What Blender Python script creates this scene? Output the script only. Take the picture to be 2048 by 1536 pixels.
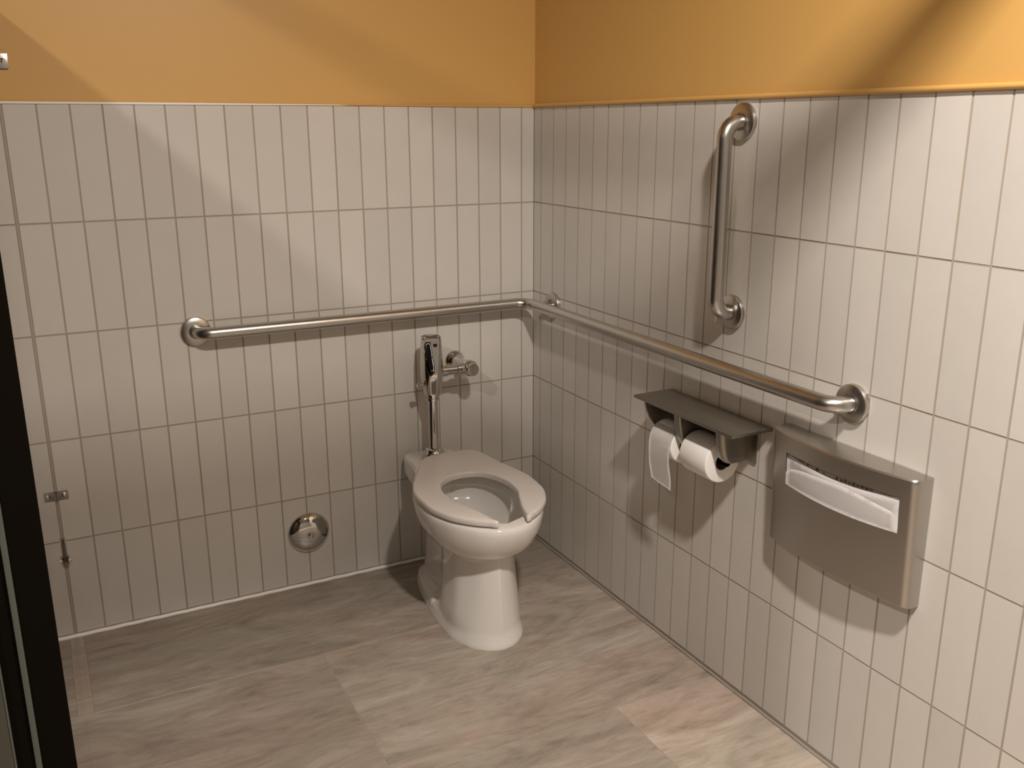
import bpy, bmesh, math, random
from mathutils import Vector, Matrix
random.seed(7)
for o in list(bpy.data.objects): bpy.data.objects.remove(o, do_unlink=True)
SC = bpy.context.scene
COL = SC.collection
PI = math.pi

# ------------------------------------------------------------------ camera
cam = bpy.data.cameras.new('camera'); camo = bpy.data.objects.new('camera', cam); COL.objects.link(camo)
CP = Vector((-1.5448, -2.8125, 1.4677))
RGT = Vector((0.88727849, -0.46122566, -0.00278707)).normalized()
FWD = Vector((0.44378679, 0.85534573, -0.26727695)).normalized()
UPV = RGT.cross(FWD).normalized()
M = Matrix((RGT, UPV, -FWD)).transposed().to_4x4(); M.translation = CP
camo.matrix_world = M
cam.sensor_width = 36; cam.sensor_fit = 'HORIZONTAL'; cam.lens = 1857.2 / 2048 * 36
cam.clip_start = .02
SC.camera = camo

# ------------------------------------------------------------------ light + exposure
SC.view_settings.view_transform = 'Standard'; SC.view_settings.look = 'None'
SC.view_settings.gamma = 1; SC.view_settings.use_curve_mapping = False
SC.view_settings.exposure = -0.47
w = bpy.data.worlds.new('world'); SC.world = w; w.use_nodes = True
w.node_tree.nodes['Background'].inputs[0].default_value = (1, .8, .58, 1)
w.node_tree.nodes['Background'].inputs[1].default_value = 0.05

CEIL = 2.60
WARM = (1.0, .915, .835)
def lamp(name, loc, e, sx, sy, spread=180, col=WARM):
    l = bpy.data.lights.new(name, 'AREA'); l.shape = 'RECTANGLE'; l.size = sx; l.size_y = sy
    l.energy = e; l.color = col; l.spread = math.radians(spread)
    o = bpy.data.objects.new(name, l); COL.objects.link(o); o.location = loc
    return o
LIGHTS = [((-.86, -2.52, CEIL - .012), 92, .10, .18), ((-2.46, -2.45, CEIL - .012), 52, .12, .12),
          ((-4.0, -2.5, CEIL - .012), 8, .12, .12), ((-2.46, -4.2, CEIL - .012), 8, .12, .12)]
for i, (l, e, sx, sy) in enumerate(LIGHTS):
    lamp('ceiling_lamp_light', l, e, sx, sy)

# ------------------------------------------------------------------ helpers
def mat(name, col, rough=.5, metal=0.0, **k):
    m = bpy.data.materials.new(name); m.use_nodes = True
    b = m.node_tree.nodes['Principled BSDF']
    b.inputs['Base Color'].default_value = (*col, 1); b.inputs['Roughness'].default_value = rough
    b.inputs['Metallic'].default_value = metal
    for a, v in k.items(): b.inputs[a].default_value = v
    return m
def N(m, t, **k):
    n = m.node_tree.nodes.new(t)
    for a, v in k.items(): setattr(n, a, v)
    return n
def L(m, a, b): m.node_tree.links.new(a, b)
def bsdf(m): return m.node_tree.nodes['Principled BSDF']
def mathn(m, op, a, b=None, c=None):
    n = N(m, 'ShaderNodeMath', operation=op)
    for i, v in enumerate((a, b, c)):
        if v is None: continue
        if hasattr(v, 'is_linked') or hasattr(v, 'links'): L(m, v, n.inputs[i])
        else: n.inputs[i].default_value = v
    return n.outputs[0]
def ramp(m, fac, stops):
    r = N(m, 'ShaderNodeValToRGB'); e = r.color_ramp.elements
    while len(e) < len(stops): e.new(.5)
    for i, (p, c) in enumerate(stops): e[i].position = p; e[i].color = (*c, 1)
    L(m, fac, r.inputs[0]); return r.outputs[0]

def empty(name, loc, label, cat, group=None, rz=0):
    o = bpy.data.objects.new(name, None); COL.objects.link(o); o.location = loc
    o.rotation_euler = (0, 0, rz); o.empty_display_size = .05
    o['label'] = label; o['category'] = cat
    if group: o['group'] = group
    return o
def obj(name, bm, m, parent=None, smooth=True, ang=35, label=None, local=False):
    """bm is written in world coordinates unless local"""
    if not isinstance(m, (list, tuple)): m = [m]
    bmesh.ops.recalc_face_normals(bm, faces=bm.faces)
    if parent is not None and not local:
        d = Vector((0, 0, 0)); q = parent
        while q is not None: d += q.location; q = q.parent
        bmesh.ops.translate(bm, verts=bm.verts, vec=-d)
    me = bpy.data.meshes.new(name)
    if smooth:
        for f in bm.faces: f.smooth = True
        a = math.radians(ang)
        for e in bm.edges:
            if len(e.link_faces) == 2 and e.link_faces[0].normal.length and e.link_faces[1].normal.length:
                e.smooth = e.calc_face_angle(0) < a
    bm.to_mesh(me); bm.free()
    for x in m: me.materials.append(x)
    o = bpy.data.objects.new(name, me); COL.objects.link(o)
    if parent is not None: o.parent = parent
    if label: o['label'] = label
    return o
def tag(o, label, cat, group=None):
    o['label'] = label; o['category'] = cat
    if group: o['group'] = group
    return o
def struct(name, bm, m, **k):
    o = obj(name, bm, m, **k); o['kind'] = 'structure'; return o
def origin(o, loc):
    """move a mesh object's origin without moving its geometry"""
    d = Vector(loc) - o.location
    o.data.transform(Matrix.Translation(-d)); o.location = loc
    return o
NB = bmesh.new
def box(bm, a, b, bev=0, seg=2, mi=0):
    lo = [min(a[i], b[i]) for i in range(3)]; hi = [max(a[i], b[i]) for i in range(3)]
    vs = [bm.verts.new((x, y, z)) for x in (lo[0], hi[0]) for y in (lo[1], hi[1]) for z in (lo[2], hi[2])]
    idx = [(0, 1, 3, 2), (4, 6, 7, 5), (0, 4, 5, 1), (2, 3, 7, 6), (0, 2, 6, 4), (1, 5, 7, 3)]
    fs = [bm.faces.new([vs[i] for i in q]) for q in idx]
    for f in fs: f.material_index = mi
    if bev:
        es = list({e for f in fs for e in f.edges})
        r = bmesh.ops.bevel(bm, geom=es, offset=bev, segments=seg, profile=.6, affect='EDGES')
        for f in r['faces']: f.material_index = mi
    return fs
def frame_of(d):
    d = Vector(d).normalized(); a = Vector((0, 0, 1)) if abs(d.z) < .9 else Vector((1, 0, 0))
    u = d.cross(a).normalized(); return u, d.cross(u).normalized(), d
def lathe(bm, prof, org, axis, seg=40, mi=0, cap=True):
    """prof: (radius, distance along axis)"""
    u, v, d = frame_of(axis); org = Vector(org); rings = []
    for r, h in prof:
        c = org + d * h
        if r < 1e-6: rings.append([bm.verts.new(c)])
        else: rings.append([bm.verts.new(c + (u * math.cos(t) + v * math.sin(t)) * r) for t in [2 * PI * i / seg for i in range(seg)]])
    for a, b in zip(rings, rings[1:]):
        for i in range(seg):
            j = (i + 1) % seg
            if len(a) == 1 and len(b) == 1: continue
            if len(a) == 1: f = bm.faces.new((a[0], b[i], b[j]))
            elif len(b) == 1: f = bm.faces.new((a[i], b[0], a[j]))
            else: f = bm.faces.new((a[i], b[i], b[j], a[j]))
            f.material_index = mi
    if cap:
        for r in (rings[0], rings[-1]):
            if len(r) > 1: bm.faces.new(r).material_index = mi
def fillet(pts, r, n=10):
    pts = [Vector(p) for p in pts]; out = [pts[0]]
    for i in range(1, len(pts) - 1):
        p, a, b = pts[i], (pts[i - 1] - pts[i]).normalized(), (pts[i + 1] - pts[i]).normalized()
        ang = a.angle(b); rr = r[i - 1] if isinstance(r, (list, tuple)) else r
        t = rr / math.tan(ang / 2); bis = (a + b).normalized(); c = p + bis * (rr / math.sin(ang / 2))
        s, e = p + a * t - c, p + b * t - c; th = s.angle(e); ax = s.cross(e).normalized()
        for k in range(n + 1): out.append(c + Matrix.Rotation(th * k / n, 3, ax) @ s)
    out.append(pts[-1]); return out
def sweep(bm, path, rad, seg=24, mi=0, cap=True):
    path = [Vector(p) for p in path]; n = len(path); rings = []
    T = [(path[min(i + 1, n - 1)] - path[max(i - 1, 0)]).normalized() for i in range(n)]
    u, v, _ = frame_of(T[0])
    for i in range(n):
        if i:
            q = T[i - 1].rotation_difference(T[i]); u = q @ u; v = q @ v
        r = rad(i / (n - 1)) if callable(rad) else rad
        rings.append([bm.verts.new(path[i] + (u * math.cos(t) + v * math.sin(t)) * r) for t in [2 * PI * k / seg for k in range(seg)]])
    for a, b in zip(rings, rings[1:]):
        for k in range(seg):
            j = (k + 1) % seg; bm.faces.new((a[k], a[j], b[j], b[k])).material_index = mi
    if cap:
        bm.faces.new(rings[0]).material_index = mi; bm.faces.new(rings[-1]).material_index = mi
def loft(bm, rings, close=True, caps=(True, True), mi=0):
    R = [[bm.verts.new(p) for p in r] for r in rings]
    n = len(R[0])
    for a, b in zip(R, R[1:]):
        for k in range(n if close else n - 1):
            j = (k + 1) % n; bm.faces.new((a[k], a[j], b[j], b[k])).material_index = mi
    if caps[0]: bm.faces.new(R[0]).material_index = mi
    if caps[1]: bm.faces.new(R[-1]).material_index = mi
    return R
def interp(pts, s):
    """monotone-ish smooth interpolation through (s, v)"""
    if s <= pts[0][0]: return pts[0][1]
    if s >= pts[-1][0]: return pts[-1][1]
    for i in range(len(pts) - 1):
        if pts[i][0] <= s <= pts[i + 1][0]: break
    x0, y0 = pts[i]; x1, y1 = pts[i + 1]; h = x1 - x0
    def slope(j):
        if j <= 0 or j >= len(pts) - 1:
            j0 = max(0, min(j, len(pts) - 2)); return (pts[j0 + 1][1] - pts[j0][1]) / (pts[j0 + 1][0] - pts[j0][0])
        a = (pts[j][1] - pts[j - 1][1]) / (pts[j][0] - pts[j - 1][0]); b = (pts[j + 1][1] - pts[j][1]) / (pts[j + 1][0] - pts[j][0])
        return 0 if a * b <= 0 else 2 * a * b / (a + b)
    t = (s - x0) / h; m0, m1 = slope(i) * h, slope(i + 1) * h
    return (2 * t**3 - 3 * t**2 + 1) * y0 + (t**3 - 2 * t**2 + t) * m0 + (-2 * t**3 + 3 * t**2) * y1 + (t**3 - t**2) * m1

# ------------------------------------------------------------------ materials
# satin ceramic wall tile, tiny tonal mottling and a tone of its own per tile
tile = mat('ceramic_tile', (.66, .585, .50), .38)
def tile_nodes(m, base):
    a = N(m, 'ShaderNodeAttribute', attribute_name='tone'); b = bsdf(m)
    no = N(m, 'ShaderNodeTexNoise'); no.inputs['Scale'].default_value = 14; no.inputs['Detail'].default_value = 5
    g = N(m, 'ShaderNodeNewGeometry'); L(m, g.outputs['Position'], no.inputs['Vector'])
    v = mathn(m, 'ADD', mathn(m, 'MULTIPLY', a.outputs['Fac'], 1.0), mathn(m, 'MULTIPLY', mathn(m, 'SUBTRACT', no.outputs['Fac'], .5), .07))
    hsv = N(m, 'ShaderNodeHueSaturation'); hsv.inputs['Color'].default_value = (*base, 1)
    L(m, v, hsv.inputs['Value']); L(m, hsv.outputs[0], b.inputs['Base Color'])
    n2 = N(m, 'ShaderNodeTexNoise'); n2.inputs['Scale'].default_value = 30; n2.inputs['Detail'].default_value = 3
    L(m, g.outputs['Position'], n2.inputs['Vector'])
    bu = N(m, 'ShaderNodeBump'); bu.inputs['Strength'].default_value = .035; bu.inputs['Distance'].default_value = .01
    L(m, n2.outputs['Fac'], bu.inputs['Height']); L(m, bu.outputs[0], b.inputs['Normal'])
tile_nodes(tile, (.63, .597, .55))
grout = mat('grout', (.40, .345, .285), .85)
def paint_nodes(m, base, bump=.06):
    b = bsdf(m); g = N(m, 'ShaderNodeNewGeometry')
    no = N(m, 'ShaderNodeTexNoise'); no.inputs['Scale'].default_value = 180; no.inputs['Detail'].default_value = 2
    L(m, g.outputs['Position'], no.inputs['Vector'])
    bu = N(m, 'ShaderNodeBump'); bu.inputs['Strength'].default_value = bump; bu.inputs['Distance'].default_value = .002
    L(m, no.outputs['Fac'], bu.inputs['Height']); L(m, bu.outputs[0], b.inputs['Normal'])
paint = mat('orange_paint', (.655, .385, .118), .42); paint_nodes(paint, None)
offwhite = mat('off_white_paint', (.34, .325, .30), .6); paint_nodes(offwhite, None)
ceilm = mat('ceiling_white', (.48, .465, .44), .8); paint_nodes(ceilm, None)
caulk = mat('white_caulk', (.95, .935, .90), .25)
caulkg = mat('grey_caulk', (.36, .32, .275), .5)
dark_gap = mat('dark_joint', (.16, .12, .09), .8)

# travertine look floor tiles: veins stretched along the long side of the tile
floorm = mat('travertine_floor', (.5, .4, .3), .42)
def floor_nodes(m):
    b = bsdf(m); g = N(m, 'ShaderNodeNewGeometry')
    at = N(m, 'ShaderNodeAttribute', attribute_name='tone'); of = N(m, 'ShaderNodeAttribute', attribute_name='shift')
    cx = N(m, 'ShaderNodeCombineXYZ'); L(m, of.outputs['Fac'], cx.inputs[2])
    ad = N(m, 'ShaderNodeVectorMath', operation='ADD'); L(m, g.outputs['Position'], ad.inputs[0]); L(m, cx.outputs[0], ad.inputs[1])
    def noise(scale, sx, sy, det, dist, rough=.6):
        mp = N(m, 'ShaderNodeMapping'); mp.inputs['Scale'].default_value = (sx, sy, 1); mp.inputs['Rotation'].default_value = (0, 0, .10)
        L(m, ad.outputs[0], mp.inputs['Vector'])
        n = N(m, 'ShaderNodeTexNoise'); n.inputs['Scale'].default_value = scale; n.inputs['Detail'].default_value = det
        n.inputs['Roughness'].default_value = rough; n.inputs['Distortion'].default_value = dist
        L(m, mp.outputs[0], n.inputs['Vector']); return n.outputs['Fac']
    a = noise(2.0, 1.0, 3.0, 7, 2.0); f = noise(6, 1.0, 5.0, 9, 1.6, .68); d = noise(1.2, 1.2, 3, 3, .5)
    c1 = ramp(m, a, [(.32, (.27, .225, .175)), (.45, (.43, .365, .295)), (.56, (.53, .46, .385)), (.68, (.70, .64, .56))])
    c2 = ramp(m, f, [(.32, (.27, .23, .185)), (.47, (.48, .41, .34)), (.60, (.60, .52, .44)), (.72, (.78, .72, .63))])
    mx = N(m, 'ShaderNodeMix', data_type='RGBA'); mx.inputs[0].default_value = .42
    L(m, c1, mx.inputs[6]); L(m, c2, mx.inputs[7])
    mx2 = N(m, 'ShaderNodeMix', data_type='RGBA', blend_type='MULTIPLY'); mx2.inputs[0].default_value = .8
    c3 = ramp(m, d, [(.35, (1.0, .86, .80)), (.65, (.93, .95, .90))])
    L(m, mx.outputs[2], mx2.inputs[6]); L(m, c3, mx2.inputs[7])
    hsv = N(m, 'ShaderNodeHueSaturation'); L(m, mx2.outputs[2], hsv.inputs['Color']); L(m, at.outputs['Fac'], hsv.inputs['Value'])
    hsv.inputs['Saturation'].default_value = 0.84
    L(m, hsv.outputs[0], b.inputs['Base Color'])
    bu = N(m, 'ShaderNodeBump'); bu.inputs['Strength'].default_value = .05; bu.inputs['Distance'].default_value = .004
    L(m, f, bu.inputs['Height']); L(m, bu.outputs[0], b.inputs['Normal'])
floor_nodes(floorm)
floor_grout = mat('floor_grout', (.44, .36, .28), .8)

def brushed(name, col, rough, axis=None):
    m = mat(name, col, rough, 1.0); b = bsdf(m)
    g = N(m, 'ShaderNodeNewGeometry'); mp = N(m, 'ShaderNodeMapping')
    mp.inputs['Scale'].default_value = axis or (1, 1, 1); L(m, g.outputs['Position'], mp.inputs['Vector'])
    n = N(m, 'ShaderNodeTexNoise'); n.inputs['Scale'].default_value = 60; n.inputs['Detail'].default_value = 4
    L(m, mp.outputs[0], n.inputs['Vector'])
    r = N(m, 'ShaderNodeMapRange'); r.inputs['To Min'].default_value = rough * .85; r.inputs['To Max'].default_value = rough * 1.2
    L(m, n.outputs['Fac'], r.inputs['Value']); L(m, r.outputs[0], b.inputs['Roughness'])
    return m
steel = brushed('brushed_steel', (.53, .51, .48), .29)
steel_fl = brushed('brushed_steel_flange', (.56, .535, .50), .30)
steel_sheet = brushed('brushed_steel_sheet', (.50, .475, .44), .34, (1, 1, 14))
steel_shelf = brushed('dull_steel', (.36, .335, .30), .42)
chrome = mat('chrome', (.64, .625, .60), .06, 1.0)
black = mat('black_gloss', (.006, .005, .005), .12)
china = mat('vitreous_china', (.80, .77, .73), .10, **{'Coat Weight': .3, 'Coat Roughness': .05})
seatm = mat('seat_plastic', (.78, .73, .685), .28)
water = mat('water', (.55, .60, .58), .03, **{'Transmission Weight': .7, 'IOR': 1.33})
tissue = mat('toilet_tissue', (.93, .91, .88), .95)
def tissue_nodes(m):
    b = bsdf(m); g = N(m, 'ShaderNodeNewGeometry')
    v = N(m, 'ShaderNodeTexVoronoi'); v.inputs['Scale'].default_value = 330
    L(m, g.outputs['Position'], v.inputs['Vector'])
    bu = N(m, 'ShaderNodeBump'); bu.inputs['Strength'].default_value = .10; bu.inputs['Distance'].default_value = .0006
    L(m, v.outputs['Distance'], bu.inputs['Height']); L(m, bu.outputs[0], b.inputs['Normal'])
tissue_nodes(tissue)
card = mat('cardboard', (.25, .17, .11), .9)
paper = mat('thin_paper', (.86, .83, .82), .8)
box_card = mat('printed_card', (.45, .40, .36), .7)
ink = mat('dark_ink', (.05, .045, .05), .7)
laminate = mat('dark_laminate', (.018, .012, .008), .012)
dark_rub = mat('dark_edge', (.004, .003, .0018), .8, **{'Specular IOR Level': .02})
alu = mat('dull_aluminium', (.055, .06, .05), .5)
olive = mat('olive_grey_laminate', (.036, .033, .022), .6)

# ------------------------------------------------------------------ room shell
W, H = .079643, .305            # tile spacing
X0, Y0 = .04738, .04939         # cut tile beside the corner on each wall
ZT = 1.5278
FZ = -.007                      # finished floor
TH = .006
def wall_tiles(axis, first, count, name):
    """tiles + grout bed + painted wall above, in one structure mesh"""
    bm = NB(); tones = []
    def P(u, d, z):    # u along wall (>0 away from the corner), d out of wall into the room
        return (-u, -d, z) if axis == 'x' else (-d, -u, z)
    g = .0036
    edges = [0.0] + [first + i * W for i in range(count)]
    rows = [(.004, H)] + [(k * H, (k + 1) * H) for k in range(1, 4)] + [(4 * H, ZT)]
    def quadbox(a, b, mi):
        lo = P(*a); hi = P(*b); return box(bm, lo, hi, 0, mi=mi)
    quadbox((-.12, .12 * -1, FZ - .05), (edges[-1] + .6, -TH, CEIL + .0), 2)      # wall body, painted
    lay = bm.faces.layers.float.new('tonef')
    quadbox((0, -TH, FZ - .01), (edges[-1] + .6, -.0014, ZT - .001), 1)           # grout bed
    for c in range(len(edges) - 1):
        for (z0, z1) in rows:
            tone = .955 + random.random() * .09
            rx, rz = (random.random() - .5) * .0006, (random.random() - .5) * .0006
            off = -random.random() * .0004
            u0, u1 = edges[c] + g / 2, edges[c + 1] - g / 2
            if c == 0: u0 = .0005
            za, zb = z0 + g / 2, z1 - g / 2
            if z1 == ZT: zb = ZT
            b = .0005
            q = {}
            for (iu, u, ub) in ((0, u0, u0 + b), (1, u1, u1 - b)):
                for (iz, z, zb2) in ((0, za, za + b), (1, zb, zb - b)):
                    tl = off + rx * (2 * iu - 1) + rz * (2 * iz - 1)
                    q[iu, iz, 0] = bm.verts.new(P(u, -.0035, z))
                    q[iu, iz, 1] = bm.verts.new(P(u, -b + tl, z))
                    q[iu, iz, 2] = bm.verts.new(P(ub, tl, zb2))
            ring = [(0, 0), (1, 0), (1, 1), (0, 1)]
            fs = [bm.faces.new([q[r[0], r[1], 2] for r in ring])]
            for k in range(2):
                for i in range(4):
                    a_, b_ = ring[i], ring[(i + 1) % 4]
                    fs.append(bm.faces.new([q[a_[0], a_[1], k], q[b_[0], b_[1], k], q[b_[0], b_[1], k + 1], q[a_[0], a_[1], k + 1]]))
            for f in fs: f.material_index = 1; f[lay] = tone
            fs[0].material_index = 0
    bmesh.ops.recalc_face_normals(bm, faces=bm.faces)
    vals = None
    o = struct(name, bm, [tile, grout, paint], smooth=False)
    src = o.data.attributes['tonef']; n = len(o.data.polygons)
    v = [0.0] * n; src.data.foreach_get('value', v)
    at = o.data.attributes.new('tone', 'FLOAT', 'FACE'); at.data.foreach_set('value', v)
    return o
wall_tiles('x', X0, 26, 'wall_back')
wall_tiles('y', Y0, 34, 'wall_right')

# raised bead of orange paint where the paint meets the tile, dark shadow line under it on the right
bm = NB()
sweep(bm, [(-.0035, -.0035, ZT + .0055), (-.0035, -4.2, ZT + .0055)], .0062, 12)
struct('trim_1', bm, paint)
bm = NB()
sweep(bm, [(-.002 - i * .02, -.001, ZT + .0030) for i in range(36)], lambda t: .0040 if t < .5 else .0040 - .0033 * (t - .5) * 2, 10)
struct('trim_2', bm, paint)
bm = NB()
pts = [(-.62 - i * .02, -.0010, ZT + .0028) for i in range(73)]
sweep(bm, pts, lambda t: .0010 + .0024 * min(1, t * 3), 10)
struct('trim_3', bm, caulk)
# caulk bead at the foot of the back wall, grey joint at the foot of the right wall
bm = NB()
sweep(bm, [(-x * .02 - .005, -.004, FZ + .0050 + .0006 * math.sin(x * 1.7)) for x in range(0, 108)], .0062, 12)
struct('baseboard_back', bm, caulk)
bm = NB()
box(bm, (.0, 0, FZ), (-.0045, -3.4, FZ + .0022), 0, mi=1)
sweep(bm, [(-.0035, -y * .03 - .004, FZ + .0035 + .0006 * math.sin(y * 1.3)) for y in range(0, 112)], .0036, 8)
struct('baseboard_right', bm, [caulkg, dark_gap])

# floor
bm = NB(); lt = bm.faces.layers.float.new('tonef'); ls = bm.faces.layers.float.new('shiftf')
box(bm, (.0, .0, FZ - .06), (-4.8, -5.0, FZ - .0012), 0, mi=1)
rowsY = [0.0, -.438, -1.050, -1.662, -2.274, -2.886, -3.498, -4.11, -5.0]
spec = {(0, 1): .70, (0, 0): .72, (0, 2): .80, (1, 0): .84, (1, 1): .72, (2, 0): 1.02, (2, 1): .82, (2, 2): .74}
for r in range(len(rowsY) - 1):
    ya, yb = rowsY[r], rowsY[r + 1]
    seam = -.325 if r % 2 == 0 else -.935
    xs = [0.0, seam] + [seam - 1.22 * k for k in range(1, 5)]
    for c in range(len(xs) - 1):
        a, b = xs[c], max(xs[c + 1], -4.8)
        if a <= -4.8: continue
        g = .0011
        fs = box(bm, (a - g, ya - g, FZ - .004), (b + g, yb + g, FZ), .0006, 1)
        bm.faces.ensure_lookup_table()
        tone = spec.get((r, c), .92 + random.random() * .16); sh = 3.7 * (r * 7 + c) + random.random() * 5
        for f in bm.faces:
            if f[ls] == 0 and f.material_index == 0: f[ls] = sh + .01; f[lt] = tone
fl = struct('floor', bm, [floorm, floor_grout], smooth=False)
n = len(fl.data.polygons)
for s_, d_ in (('tonef', 'tone'), ('shiftf', 'shift')):
    v = [0.0] * n; fl.data.attributes[s_].data.foreach_get('value', v)
    fl.data.attributes.new(d_, 'FLOAT', 'FACE').data.foreach_set('value', v)

bm = NB(); box(bm, (.12, .12, CEIL), (-4.9, -5.1, CEIL + .1)); struct('ceiling', bm, ceilm, smooth=False)
bm = NB(); box(bm, (-4.8, .12, FZ - .05), (-4.92, -5.1, CEIL)); struct('wall_left', bm, offwhite, smooth=False)
bm = NB(); box(bm, (.12, -5.0, FZ - .05), (-4.92, -5.12, CEIL)); struct('wall_front', bm, offwhite, smooth=False)
bm = NB(); box(bm, (-2.6, -.002, FZ - .01), (-4.8, .12, CEIL)); struct('wall_back_left', bm, paint, smooth=False)
bm = NB(); box(bm, (-.002, -3.3, FZ - .01), (.12, -5.0, ZT)); struct('wall_right_near', bm, offwhite, smooth=False)

# ceiling lamps: housings that carry the lights
emis = mat('lamp_lens', (1, .9, .75), .4); b = bsdf(emis)
b.inputs['Emission Color'].default_value = (1, .82, .6, 1); b.inputs['Emission Strength'].default_value = 6
trimw = mat('lamp_trim', (.8, .78, .74), .4)
lbl = ['round ceiling downlight above the front of the toilet stall', 'round ceiling downlight outside the dark partition',
       'round ceiling downlight nearest the far left wall', 'round ceiling downlight behind the camera']
for i, (l, e, sx, sy) in enumerate(LIGHTS):
    t = empty('ceiling_downlight', (l[0], l[1], CEIL), lbl[i], 'lamp', 'ceiling downlights')
    bm = NB(); lathe(bm, [(.115, 0), (.115, -.006), (.106, -.010), (.098, -.006), (.098, 0)], (l[0], l[1], CEIL), (0, 0, 1), cap=False)
    obj('trim_ring', bm, trimw, t)
    bm = NB(); lathe(bm, [(0, -.003), (.098, -.003), (.098, -.001)], (l[0], l[1], CEIL), (0, 0, 1), cap=False)
    obj('lens', bm, emis, t)

# ------------------------------------------------------------------ dark partition on the left, with its rails
PX, PE = -1.5630, -2.05
t = empty('toilet_partition', (PX - .0125, -1.0, FZ), 'dark glossy toilet partition along the left edge, seen almost edge on', 'partition')
bm = NB(); box(bm, (PX, -.0012, FZ + .003), (PX - .025, PE + .002, 1.775)); obj('panel', bm, laminate, t, smooth=False)
bm = NB(); box(bm, (PX, PE + .002, FZ + .003), (PX - .0251, PE, 1.775)); obj('edge_band', bm, dark_rub, t, smooth=False)
bm = NB(); box(bm, (PX - .0252, PE + .004, FZ + .004), (PX - .0297, PE - .001, 2.06), .0008); obj('edge_strip', bm, alu, t, label='thin grey metal edge strip')
bm = NB(); box(bm, (PX - .0297, PE + .006, FZ + .004), (PX - .0430, PE + .001, 2.06)); obj('gap_seal', bm, dark_rub, t)
bm = NB(); box(bm, (PX - .0430, PE + .006, FZ + .004), (PX - .0445, PE - .001, 2.06)); obj('edge_strip', bm, alu, t, label='thin grey metal edge strip')
bm = NB(); box(bm, (PX - .0445, PE + .02, FZ), (PX - .30, PE - .001, 2.13), .0015); obj('pilaster', bm, olive, t, label='olive grey pilaster face')
bm = NB(); box(bm, (-.002, PE + .015, 2.13), (PX - .32, PE - .015, 2.185), .003); obj('front_rail', bm, alu, t)
bm = NB(); box(bm, (PX - .002, -.004, 2.13), (PX - .032, PE + .014, 2.185), .003); obj('side_rail', bm, alu, t)

def bracket(z, h, wdt, label, m):
    t = empty('wall_bracket', (PX, -.002, z), label, 'bracket', None)
    bm = NB(); box(bm, (PX + .0006, -.0015, z - h / 2), (PX + wdt, -.0042, z + h / 2), .0008)
    obj('wall_flange', bm, m, t)
    bm = NB(); box(bm, (PX + .0004, -.0042, z - h / 2), (PX + .0030, -.022, z + h / 2), .0006)
    obj('panel_leg', bm, m, t)
    bm = NB(); lathe(bm, [(.0062, 0), (.0058, .0018), (.0035, .0032), (0, .0036)], (PX + wdt * .62, -.0042, z + .001), (0, -1, 0), 20)
    obj('screw', bm, chrome, t)
bracket(1.632, .036, .032, 'small metal bracket on the orange wall at the upper left edge', steel_fl)
bracket(.448, .026, .032, 'small grey metal bracket screwed to the tiles low on the far left', steel_shelf)
t = empty('floor_latch_peg', (PX + .006, -.02, .257), 'tiny chrome peg on the tiles below the lower left bracket', 'peg')
bm = NB(); lathe(bm, [(.005, -.002), (.005, .018), (.0075, .02), (.009, .026), (.0075, .032), (0, .036)], (PX + .0095, -.001, .257), (0, -1, 0), 20)
obj('knob', bm, chrome, t)
bm = NB(); box(bm, (PX + .003, -.0015, .245), (PX + .008, -.006, .315), .001); obj('plate', bm, caulkg, t)
bm = NB(); box(bm, (PX + .0032, -.006, .303), (PX + .0075, -.010, .308), .0005); obj('pin', bm, chrome, t)

# ------------------------------------------------------------------ grab bars
SO, BR = .057, .0185
def flange(parent, c, d):
    bm = NB()
    lathe(bm, [(.0435, 0), (.0435, .0075), (.0425, .0105), (.0395, .0125), (.024, .0138), (.0215, .0142), (.0205, .0125), (.019, .012)], c, d, 56)
    return obj('flange', bm, steel_fl, parent)
t = empty('corner_grab_bar', (0, 0, .888), 'long brushed steel grab bar running along both walls round the corner', 'grab bar')
zb = .888
bm = NB()
pth = fillet([(-1.137, -.002, zb), (-1.137, -SO, zb), (-SO, -SO, zb), (-SO, -1.443, zb), (-.002, -1.443, zb)], [.040, .050, .040], 12)
sweep(bm, pth, BR, 32)
obj('rail', bm, steel, t)
flange(t, (-1.137, 0, zb), (0, -1, 0)); flange(t, (0, -1.443, zb), (-1, 0, 0)); flange(t, (0, -.143, zb), (-1, 0, 0))
bm = NB(); lathe(bm, [(.013, .004), (.013, SO - BR + .006)], (0, -.143, zb), (-1, 0, 0), 24); obj('support_post', bm, steel, t)
t = empty('vertical_grab_bar', (0, -1.037, 1.248), 'short brushed steel grab bar mounted upright on the right wall', 'grab bar')
bm = NB()
sweep(bm, fillet([(-.002, -1.037, 1.477), (-SO, -1.037, 1.477), (-SO, -1.037, 1.019), (-.002, -1.037, 1.019)], .040, 12), BR, 32)
obj('rail', bm, steel, t)
flange(t, (0, -1.037, 1.477), (-1, 0, 0)); flange(t, (0, -1.037, 1.019), (-1, 0, 0))

# ------------------------------------------------------------------ clean-out cover
t = empty('cleanout_cover', (-.842, 0, .180), 'round chrome domed cover on the tiles low on the back wall', 'pipe cover')
bm = NB(); lathe(bm, [(.069, 0), (.0685, .002), (.064, .0085), (.054, .0155), (.040, .0210), (.024, .0240), (.012, .0245), (.010, .0225), (.0, .0215)], (-.842, -.001, .180), (0, -1, 0), 64)
obj('dome', bm, chrome, t)
bm = NB(); lathe(bm, [(.0075, 0), (.007, .0035), (.005, .0055), (.003, .0048), (0, .003)], (-.842, -.0225, .180), (0, -1, 0), 24)
obj('screw', bm, chrome, t)

# ------------------------------------------------------------------ flush valve
VX, VY = -.437, -.115
t = empty('flush_valve', (VX, VY, .405), 'chrome sensor flush valve standing on the back of the toilet', 'flush valve')
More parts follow.
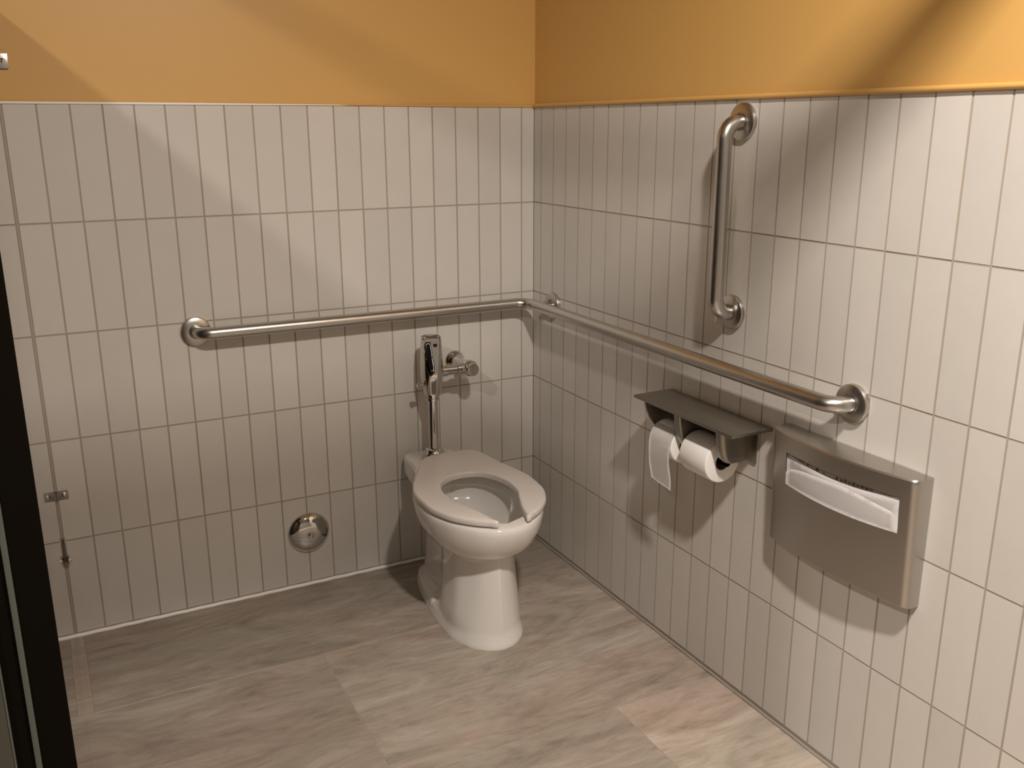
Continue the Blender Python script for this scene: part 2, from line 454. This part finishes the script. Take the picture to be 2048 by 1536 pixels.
# body: rounded column, flat facet towards the front that widens downwards
bm = NB(); rings = []
secs = [(.629, .0215), (.632, .0262), (.645, .0292), (.66, .0318), (.68, .0348), (.70, .0368), (.728, .0368), (.76, .0356), (.79, .0342), (.815, .0325), (.8205, .0305), (.823, .026)]
NS = 64; fa = math.radians(205)          # facing direction of the facet (towards camera, slightly left)
def body_ring(z, r):
    out = []
    cut = r * (1.0 if z < .70 else (1 - .26 * min(1, (z - .70) / .11)))
    for k in range(NS):
        a = 2 * PI * k / NS; x, y = r * math.cos(a), r * math.sin(a) * 1.06
        fx, fy = math.sin(fa) * -1, math.cos(fa) * -1
        fx, fy = -.30, -.954
        dd = x * fx + y * fy
        if dd > cut: x -= fx * (dd - cut); y -= fy * (dd - cut)
        out.append((VX + x, VY + y, z))
    return out
fine = []
for i in range(len(secs) - 1):
    n_ = max(1, int((secs[i + 1][0] - secs[i][0]) / .006))
    for k in range(n_):
        z = secs[i][0] + (secs[i + 1][0] - secs[i][0]) * k / n_
        fine.append((z, interp(secs, z)))
fine.append(secs[-1])
loft(bm, [body_ring(z, r) for z, r in fine])
obj('valve_body', bm, chrome, t, ang=30)
bm = NB()      # seam ring
lathe(bm, [(.0362, -.0005), (.0372, -.0005), (.0372, .0005), (.0362, .0005)], (VX, VY, .7165), (0, 0, 1), 48, cap=False)
obj('seam_ring', bm, chrome, t)
bm = NB()      # black sensor eye
fd = Vector((-.30, -.954, .10)).normalized()
lathe(bm, [(.0072, -.004), (.0072, .0012), (.0055, .002), (0, .0024)], Vector((VX, VY, .797)) + Vector((.010, -.003, 0)) + Vector((-.30, -.954, 0)) * .0248, fd, 24)
obj('sensor_eye', bm, black, t, label='small round black sensor eye')
bm = NB()      # black strip imitating a dark reflection in the chrome, left of the front
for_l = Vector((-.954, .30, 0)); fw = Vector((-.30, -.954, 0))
def reflection_pt(z, u, lift):
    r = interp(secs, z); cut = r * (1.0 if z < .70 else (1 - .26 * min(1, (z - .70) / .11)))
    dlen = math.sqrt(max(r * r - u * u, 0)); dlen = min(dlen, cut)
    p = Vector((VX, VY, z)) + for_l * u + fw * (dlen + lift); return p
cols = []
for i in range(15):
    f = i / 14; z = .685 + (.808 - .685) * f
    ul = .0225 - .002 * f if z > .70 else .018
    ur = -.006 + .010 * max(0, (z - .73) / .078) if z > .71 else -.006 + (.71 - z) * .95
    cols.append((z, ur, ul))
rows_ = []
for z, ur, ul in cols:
    rows_.append([bm.verts.new(reflection_pt(z, ur + (ul - ur) * k / 4, .0013)) for k in range(5)])
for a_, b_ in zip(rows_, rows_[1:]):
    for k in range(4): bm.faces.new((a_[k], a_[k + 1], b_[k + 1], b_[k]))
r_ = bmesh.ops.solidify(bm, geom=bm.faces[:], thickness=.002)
obj('dark_reflection_strip', bm, black, t, label='dark reflection in the chrome, made as a glossy black strip')
bm = NB(); lathe(bm, [(.0068, .02), (.0068, .043), (.0086, .0445), (.0086, .053), (.0072, .0545), (0, .0545)], (VX, VY, .664), (-1, -.12, 0), 24)
obj('override_button', bm, chrome, t)
bm = NB(); lathe(bm, [(.0235, 0), (.0235, -.004), (.0190, -.005), (.0190, -.012), (.0225, -.013), (.0225, -.019), (.018, -.021)], (VX, VY, .630), (0, 0, 1), 40)
obj('coupling_ring', bm, chrome, t)
bm = NB(); lathe(bm, [(.0165, .61), (.0165, .425)], (VX, VY, 0), (0, 0, 1), 40); obj('flush_tube', bm, chrome, t)
bm = NB(); lathe(bm, [(.0405, .4056), (.0405, .411), (.036, .416), (.0355, .430), (.031, .435), (.028, .443), (.022, .447), (.018, .447)], (VX, VY, 0), (0, 0, 1), 6 * 8)
obj('spud_nut', bm, chrome, t)
ZS = .702
bm = NB(); lathe(bm, [(.0190, .030), (.0190, .050), (.0165, .052), (.0155, .085), (.0195, .087), (.0195, .096), (.0205, .097), (.0205, .112), (.018, .118)], (VX, VY, ZS), (1, 0, 0), 40)
obj('tailpiece', bm, chrome, t)
SX = -.306
bm = NB(); lathe(bm, [(.034, .0), (.034, .003), (.032, .006), (.0275, .010), (.019, .018), (.0165, .024), (.0160, .040), (.0175, .042), (.0180, .088), (.0185, .090), (.0240, .096), (.0262, .105), (.0265, .128), (.0250, .132), (.0225, .134), (.0210, .150), (.0195, .1525), (0, .1535)], (SX, -.001, ZS), (0, -1, 0), 56)
obj('stop_valve', bm, chrome, t)
bm = NB(); lathe(bm, [(.020, 0), (.034, .0), (.034, .003)], (SX, -.0005, ZS), (0, -1, 0), 56)
obj('wall_escutcheon', bm, chrome, t)

# ------------------------------------------------------------------ toilet
t = empty('toilet', (-.431, 0, FZ), 'white floor standing toilet in the corner under the flush valve', 'toilet', rz=0)
th = math.radians(-2.3)
t.rotation_euler = (0, 0, th)
ZO = -FZ      # local z = world z + ZO
def half_ring(pts, z, n=44, zf=None):
    s0, s1 = pts[0][0], pts[-1][0]; R_, Lh = [], []
    ss = [s0 + (s1 - s0) * (1 - math.cos(PI * k / (n - 1))) / 2 for k in range(n)]
    ws = [interp(pts, s) for s in ss]; ws[0] = ws[0] if pts[0][1] > 0 else 0; ws[-1] = ws[-1] if pts[-1][1] > 0 else 0
    out = [(wv, -s, z + ZO) for s, wv in zip(ss, ws)]
    out += [(-wv, -s, z + ZO) for s, wv in list(zip(ss, ws))[::-1] if True]
    return out
top = [(.014, .045), (.018, .063), (.03, .078), (.06, .087), (.12, .089), (.19, .098), (.25, .122), (.3, .141), (.365, .165), (.446, .181), (.532, .177), (.616, .150), (.68, .106), (.71, .073), (.728, .035), (.7325, .004)]
def shrink(pts, d, ds=0, s0=None, k=1.0):
    a, b = pts[0][0], pts[-1][0]
    na = a + (ds if s0 is None else 0); na = s0 if s0 is not None else na; nb = b - d
    return [(na + (s - a) / (b - a) * (nb - na), max(.002, wv * k - d * (.8 if wv > .02 else 0))) for s, wv in pts]
rings = []
fl_ = [(.088, .03), (.094, .05), (.12, .076), (.19, .097), (.30, .112), (.42, .122), (.52, .118), (.60, .091), (.64, .055), (.657, .024), (.661, .003)]
def ped(front, wmax, rear, rs=.11):
    return [(rs, rear * .6), (rs + .012, rear * .85), (rs + .05, rear), (rs + .14, rear * 1.02), (.335, rear * 1.04), (.372, (rear + wmax) * .52), (.41, wmax * .93), (.465, wmax),
            (.53, wmax * .97), (front - .065, wmax * .76), (front - .03, wmax * .50), (front - .008, wmax * .2), (front, .003)]
rings.append(half_ring(fl_, FZ)); rings.append(half_ring(fl_, .004)); rings.append(half_ring(shrink(fl_, .004, .004), .010))
rings.append(half_ring(shrink(fl_, .005, .005), .022)); rings.append(half_ring(shrink(fl_, .009, .012), .030))
rings.append(half_ring(ped(.652, .115, .062, .12), .042)); rings.append(half_ring(ped(.647, .110, .058, .125), .08))
rings.append(half_ring(ped(.641, .104, .056, .13), .14)); rings.append(half_ring(ped(.636, .098, .056, .13), .20))
rings.append(half_ring(ped(.630, .097, .058, .13), .262))
b1 = [(.12, .045), (.135, .055), (.18, .062), (.26, .072), (.33, .092), (.38, .108), (.45, .119), (.52, .118), (.59, .097), (.625, .066), (.645, .03), (.650, .003)]
b2 = [(.09, .05), (.105, .064), (.16, .074), (.24, .087), (.31, .110), (.38, .137), (.45, .148), (.53, .146), (.61, .118), (.655, .080), (.678, .038), (.684, .003)]
b3 = [(.055, .052), (.065, .072), (.12, .084), (.21, .096), (.29, .124), (.37, .154), (.45, .167), (.53, .164), (.61, .136), (.67, .092), (.70, .050), (.709, .003)]
b4 = [(.03, .053), (.036, .077), (.08, .093), (.19, .102), (.27, .128), (.37, .162), (.45, .177), (.53, .173), (.615, .146), (.68, .101), (.715, .052), (.724, .003)]
rings.append(half_ring(b1, .277)); rings.append(half_ring(b2, .300)); rings.append(half_ring(b3, .330)); rings.append(half_ring(b4, .360))
rings.append(half_ring(top, .384)); rings.append(half_ring(top, .396)); rings.append(half_ring(shrink(top, .003, .003), .403)); rings.append(half_ring(shrink(top, .008, .008), .4055))
# inner rim and bowl
def ell(s0, s1, wm, z):
    pts = []
    for k in range(13):
        u = -1 + 2 * k / 12; pts.append(((s0 + s1) / 2 + u * (s1 - s0) / 2, max(.003, wm * math.sqrt(max(0, 1 - abs(u) ** 2.2)))))
    return half_ring(pts, z)
rings += [ell(.262, .692, .140, .4052), ell(.264, .690, .138, .400), ell(.266, .688, .136, .368), ell(.258, .696, .143, .362), ell(.256, .694, .143, .352),
          ell(.264, .684, .135, .325), ell(.29, .655, .118, .285), ell(.33, .61, .092, .245), ell(.37, .56, .066, .212), ell(.395, .53, .05, .18), ell(.41, .51, .036, .15)]
bm = NB(); loft(bm, rings)
bmesh.ops.remove_doubles(bm, verts=bm.verts, dist=.0004)
ob = obj('bowl', bm, china, t, local=True, ang=50)
bm = NB(); rr_ = ell(.386, .540, .056, .196); vs = [bm.verts.new(p) for p in rr_]; bm.faces.new(vs)
r_ = bmesh.ops.extrude_face_region(bm, geom=bm.faces[:]); bmesh.ops.translate(bm, verts=[v for v in r_['geom'] if isinstance(v, bmesh.types.BMVert)], vec=(0, 0, .002))
obj('bowl_water', bm, water, t, local=True)
for sx in (-1, 1):
    bm = NB(); lathe(bm, [(.0165, .022), (.0165, .034), (.014, .042), (.008, .0465), (0, .0475)], (sx * .100, -.362, 0), (0, 0, 1), 24)
    obj('bolt_cap', bm, china, t, local=True)
# seat: open-front ring
so = [(.132, 0), (.136, .045), (.150, .082), (.185, .106), (.25, .128), (.3, .146), (.365, .170), (.446, .186), (.532, .182), (.616, .155), (.668, .117), (.692, .091), (.710, .066)]
si = [(.335, 0), (.342, .036), (.366, .070), (.41, .094), (.47, .105), (.53, .100), (.58, .083), (.625, .067), (.668, .055), (.703, .048)]
def curve(pts, n):
    # resample polyline (smooth in arc length)
    P_ = [Vector((wv, -s)) for s, wv in pts]; d = [0]
    for a, b_ in zip(P_, P_[1:]): d.append(d[-1] + (b_ - a).length)
    xs_ = [(dd, p.x) for dd, p in zip(d, P_)]; ys_ = [(dd, p.y) for dd, p in zip(d, P_)]
    out = []
    for k in range(n):
        u = d[-1] * k / (n - 1); out.append(Vector((interp(xs_, u), interp(ys_, u))))
    return out
NN = 44
oc, ic = curve(so, NN), curve(si, NN)
st = [(Vector((-o_.x, o_.y)), Vector((-i_.x, i_.y))) for o_, i_ in zip(oc, ic)][::-1][:-1] + list(zip(oc, ic))
# rounded tips
def tip(o_, i_, prevo, previ):
    ext = []
    for f, g_ in ((.35, .93), (.62, .78), (.84, .55), (.95, .32), (1.0, .12)):
        c = (o_ + i_) / 2; dirv = ((o_ - prevo) + (i_ - previ)).normalized()
        ext.append((c + (o_ - c) * g_ + dirv * .019 * f, c + (i_ - c) * g_ + dirv * .019 * f, {.93: 1, .78: .97, .55: .9, .32: .75, .12: .5}[g_]))
    return ext
e2 = tip(*st[-1][:2], *st[-2][:2]); e1 = tip(*st[0][:2], *st[1][:2])
st = e1[::-1] + st + e2
Z0, Z1 = .4125, .4315
rings = []
for q_ in st:
    o_, i_ = q_[0], q_[1]; Z1 = .4125 + .019 * (q_[2] if len(q_) > 2 else 1)
    wd = (o_ - i_).length; dv = (i_ - o_).normalized(); r = min(.0085, wd * .45)
    prof = [(0.002, Z0), (0, Z0 + .004)]
    for k in range(6):
        a = k / 5 * PI / 2; prof.append((r * (1 - math.cos(a)), Z1 - r + r * math.sin(a) - .0005))
    prof.append((wd * .5, Z1 + .0008))
    for k in range(5, -1, -1):
        a = k / 5 * PI / 2; prof.append((wd - r * .8 * (1 - math.cos(a)), Z1 - r * .8 + r * .8 * math.sin(a) - .001))
    prof.append((wd - .001, Z0))
    skw = lambda y: .040 * max(0, 1 - (-y - .13) / .26) ** 1.3 + .004
    rings.append([(o_.x + dv.x * q + skw(o_.y + dv.y * q), o_.y + dv.y * q, z + ZO) for q, z in prof])
bm = NB(); loft(bm, rings); obj('seat', bm, seatm, t, local=True, ang=55)
for sx in (-1, 1):
    for s_ in (.25, .60):
        bm = NB(); box(bm, (sx * (.085 if s_ < .3 else .117) - .012, -s_ - .012, .4055 + ZO), (sx * (.085 if s_ < .3 else .117) + .012, -s_ + .012, .4130 + ZO), .002)
        obj('seat_bumper', bm, seatm, t, local=True)
for sx in (-1, 1):
    bm = NB(); lathe(bm, [(.012, 0), (.012, .009)], (sx * .045 + .03, -.178, .4055 + ZO), (0, 0, 1), 20); obj('hinge_post', bm, seatm, t, local=True)

# ------------------------------------------------------------------ toilet paper holder and rolls
t = empty('toilet_paper_holder', (0, -1.0, .70), 'dark steel double toilet paper holder with a flat shelf on top', 'toilet paper holder')
bm = NB(); box(bm, (-.0015, -.806, .7545), (-.130, -1.209, .7625), .0016); obj('shelf', bm, steel_shelf, t)
def arm(y0, y1, xt, xb, zb_, r, name='arm', rear=(-.006, -.006)):
    """sheet arm under the shelf: plan with rounded front, tapering to zb_"""
    bm = NB(); rings = []
    for (z, x) in ((.7545, xt), (.725, (xt * .9 + xb * .1)), (.70, xt * .72 + xb * .28), (.68, (xt + xb) / 2), (zb_, xb)):
        rr = min(r, abs(y1 - y0) * .49)
        xr = rear[0] + (rear[1] - rear[0]) * (.7545 - z) / (.7545 - zb_)
        pl = [(xr, y0, z)]
        for k in range(7):
            a = k / 6 * PI / 2; pl.append((x + rr - rr * math.sin(a), y0 - rr + rr * math.cos(a), z))
        for k in range(7):
            a = k / 6 * PI / 2; pl.append((x + rr - rr * math.cos(a), y1 + rr - rr * math.sin(a), z))
        pl.append((xr, y1, z)); rings.append(pl)
    loft(bm, rings); return obj(name, bm, steel_shelf, t)
arm(-.826, -.831, -.112, -.045, .640, .002)
arm(-.966, -.992, -.118, -.085, .655, .006)
arm(-1.126, -1.156, -.116, -.088, .668, .013, rear=(-.064, -.036))
bm = NB(); box(bm, (-.0055, -1.122, .662), (-.062, -1.1262, .7545)); obj('arm_web', bm, steel_shelf, t)
for ya_, yb_ in ((-.812, -.834), (-.962, -.996), (-1.120, -1.160)):
    bm = NB(); box(bm, (-.0015, ya_, .655), (-.0055, yb_, .7545), .0008); obj('wall_flange', bm, steel_shelf, t)
bm = NB(); lathe(bm, [(.0085, .0), (.0085, .297)], (-.064, -.829, .655), (0, -1, 0), 24); obj('spindle', bm, dark_rub, t, label='dark spindle through the rolls')
def roll(y0, y1, r, label, hang):
    c = (-.064, y0, .653 if not hang else .651)
    t = empty('toilet_paper_roll', (c[0], (y0 + y1) / 2, c[2]), label, 'toilet paper', 'rolls in the paper holder')
    ln = abs(y1 - y0)
    bm = NB(); lathe(bm, [(.0215, 0), (r - .003, 0), (r - .0008, .0008), (r, .003), (r, ln - .003), (r - .0008, ln - .0008), (r - .003, ln), (.0215, ln), (.0215, 0)], c, (0, -1, 0), 72, cap=False)
    obj('tissue', bm, tissue, t, ang=60)
    bm = NB(); lathe(bm, [(.0215, .0005), (.0215, ln - .0005), (.0203, ln - .0005), (.0203, .0005), (.0215, .0005)], c, (0, -1, 0), 40, cap=False)
    obj('core', bm, card, t, label='brown cardboard core')
    if hang:
        bm = NB(); rows_ = []
        def sheet(i, f):
            # wraps the front top of the roll, then hangs down with a soft curl
            if i < 10:
                a = math.radians(60 + i * 12); rr = r + .0012
                x = c[0] - rr * math.sin(a) ; z = c[2] + rr * math.cos(a)
            else:
                k = (i - 10) / 18; a0 = math.radians(90)
                z = c[2] - .004 - k * (.110 + .009 * f); x = c[0] - r - .0012 + .009 * k * k - .002 * math.sin(k * 5 + f)
                if i == 10: z = c[2] - .004
            x += .0008 * math.sin(f * 9 + i * .5)
            return x, z
        for i in range(29):
            row = []
            for k in range(9):
                f = k / 8
                if i < 10:
                    a = math.radians(30 + i * 6.2); rr = r + .0010; x = c[0] - rr * math.sin(a); z = c[2] + rr * math.cos(a)
                else: x, z = sheet(i, f)
                row.append(bm.verts.new((x, y0 - .001 - (ln - .002) * f * (1 - .03 * (i > 10)), z)))
            rows_.append(row)
        for a_, b_ in zip(rows_, rows_[1:]):
            for k in range(8): bm.faces.new((a_[k], a_[k + 1], b_[k + 1], b_[k]))
        bmesh.ops.solidify(bm, geom=bm.faces[:], thickness=.0006)
        obj('hanging_sheet', bm, tissue, t, ang=70)
roll(-.862, -.958, .0485, 'left toilet paper roll with a sheet hanging down', True)
roll(-1.000, -1.106, .0545, 'fuller right toilet paper roll with its end showing', False)

# ------------------------------------------------------------------ seat cover dispenser
t = empty('seat_cover_dispenser', (0, -1.455, .64), 'brushed steel toilet seat cover dispenser on the right wall', 'dispenser')
YA, YB, ZA, ZB = -1.256, -1.662, .506, .790
def depth(y, z):
    u = (y - (YA + YB) / 2) / ((YB - YA) / 2); f = (ZB - z) / (ZB - ZA)
    return (.046 - .008 * f) + (.032 - .014 * f) * (1 - u * u)
SL, SR = -1.318, -1.630
def zc(y, z0_, dz): 
    u = (y - (SL + SR) / 2) / ((SR - SL) / 2); return z0_ + dz * (1 - u * u)
ys = [YA]
for k in range(1, 5): ys.append(YA - .014 * (1 - math.cos(k / 4 * PI / 2)) - 0)
ys = sorted(set([round(v, 5) for v in ys]), reverse=True)
ys += [-1.285, -1.300, SL] + [SL + (SR - SL) * k / 16 for k in range(1, 16)] + [SR, -1.638]
ys += [YB + .014 * (1 - math.cos(k / 4 * PI / 2)) for k in range(4, -1, -1)]
def xf(y, z=.70):
    r = .012; e = min(abs(y - YA), abs(y - YB)); d = depth(y, z)
    if e < r: d -= r * (1 - math.sqrt(max(0, 1 - ((r - e) / r) ** 2)))
    return -d
zrow = [('c', ZA, 0), ('c', ZA + .004, 0), ('c', .56, 0), ('s', .668, -.004), ('s', .7455, .001), ('c', ZB - .010, 0), ('c', ZB - .0035, 0), ('c', ZB, 0)]
bm = NB(); G = []
for ri, (k, z, dz) in enumerate(zrow):
    row = []
    for y in ys:
        zz = z
        if k == 's': zz = zc(max(min(y, SL), SR), z, dz) if True else z
        inx = 0
        if ri == 0: inx = .004
        if ri == len(zrow) - 1: inx = .0035
        row.append(bm.verts.new((xf(y, zz) + inx, y, zz)))
    G.append(row)
for r_i in range(len(G) - 1):
    for c_i in range(len(ys) - 1):
        ym = (ys[c_i] + ys[c_i + 1]) / 2
        if r_i == 3 and SR < ym < SL: continue
        bm.faces.new((G[r_i][c_i], G[r_i][c_i + 1], G[r_i + 1][c_i + 1], G[r_i + 1][c_i]))
# sides, top, bottom back to the wall
def back(v): return bm.verts.new((-.0015, v.co.y, v.co.z))
for col_ in (0, -1):
    bk = [back(G[r_i][col_]) for r_i in range(len(G))]
    for r_i in range(len(G) - 1): bm.faces.new((G[r_i][col_], G[r_i + 1][col_], bk[r_i + 1], bk[r_i]))
for r_i in (0, -1):
    bk = [back(v) for v in G[r_i]]
    for c_i in range(len(ys) - 1): bm.faces.new((G[r_i][c_i], G[r_i][c_i + 1], bk[c_i + 1], bk[c_i]))
# folded lip of the slot
lip = []
for r_i in (3, 4):
    for c_i in range(ys.index(SL) if SL in ys else 0, len(ys) - 1):
        if ys[c_i] <= SR: break
        a_, b_ = G[r_i][c_i], G[r_i][c_i + 1]
        a2 = bm.verts.new((a_.co.x + .003, a_.co.y, a_.co.z)); b2_ = bm.verts.new((b_.co.x + .003, b_.co.y, b_.co.z))
        bm.faces.new((a_, b_, b2_, a2))
bmesh.ops.remove_doubles(bm, verts=bm.verts, dist=.0001)
obj('cabinet', bm, steel_sheet, t, ang=28)
# pack of seat covers held inside
t2 = empty('seat_cover_pack', (-.03, -1.475, .65), 'white folded paper seat covers showing in the dispenser slot', 'paper covers')
def sheet_obj(name, z0f, z1f, off, m, belly=0.0, n=16, rows=5):
    bm = NB(); rr = []
    for j in range(rows + 1):
        row = []
        for k in range(n + 1):
            y = SL + .002 + (SR - SL - .004) * k / n; f = j / rows
            z = z0f(y) + (z1f(y) - z0f(y)) * f
            row.append(bm.verts.new((xf(y, z) + off - belly * math.sin(PI * f), y, z)))
        rr.append(row)
    for a_, b_ in zip(rr, rr[1:]):
        for k in range(n): bm.faces.new((a_[k], a_[k + 1], b_[k + 1], b_[k]))
    bmesh.ops.solidify(bm, geom=bm.faces[:], thickness=.0008)
    return obj(name, bm, m, t2, ang=60)
um = lambda y: (y - (SL + SR) / 2) / ((SR - SL) / 2)
sheet_obj('cover_box', lambda y: .655, lambda y: .758, .0050, box_card)
back_top = lambda y: .746 - .013 * max(0, 1 - um(y) ** 2) ** .8 - .012 * max(0, um(y)) * 0
sheet_obj('back_sheet', lambda y: .660, back_top, .0036, paper)
fold = lambda y: .7265 - .020 * um(y) ** 2 - .008 * max(0, abs(um(y)) - .9) / .1
sheet_obj('front_fold', lambda y: zc(y, .665, -.004), lambda y: fold(y) + .001 * math.sin(um(y) * 7), .0014, paper, belly=.0012)
# small dark printing on the box
for (ya, yb, za, zb2) in [(-1.362, -1.383, 0, .0022), (-1.388, -1.394, -.0005, .003), (-1.418, -1.425, -.002, .005), (-1.440, -1.444, 0, .002), (-1.476, -1.482, -.001, .005)] + \
        [(-1.487 - k * .0105, -1.4945 - k * .0105, 0 if k % 3 else -.001, .0035 + (k % 2) * .0018) for k in range(8)]:
    yc = (ya + yb) / 2; zc_ = back_top(yc) + .0035; x = xf(yc, zc_) + .0041
    bm = NB(); box(bm, (x, ya, zc_ + za), (x + .0012, yb, zc_ + zb2)); obj('printed_mark', bm, ink, t2, label='tiny dark printing above the paper')
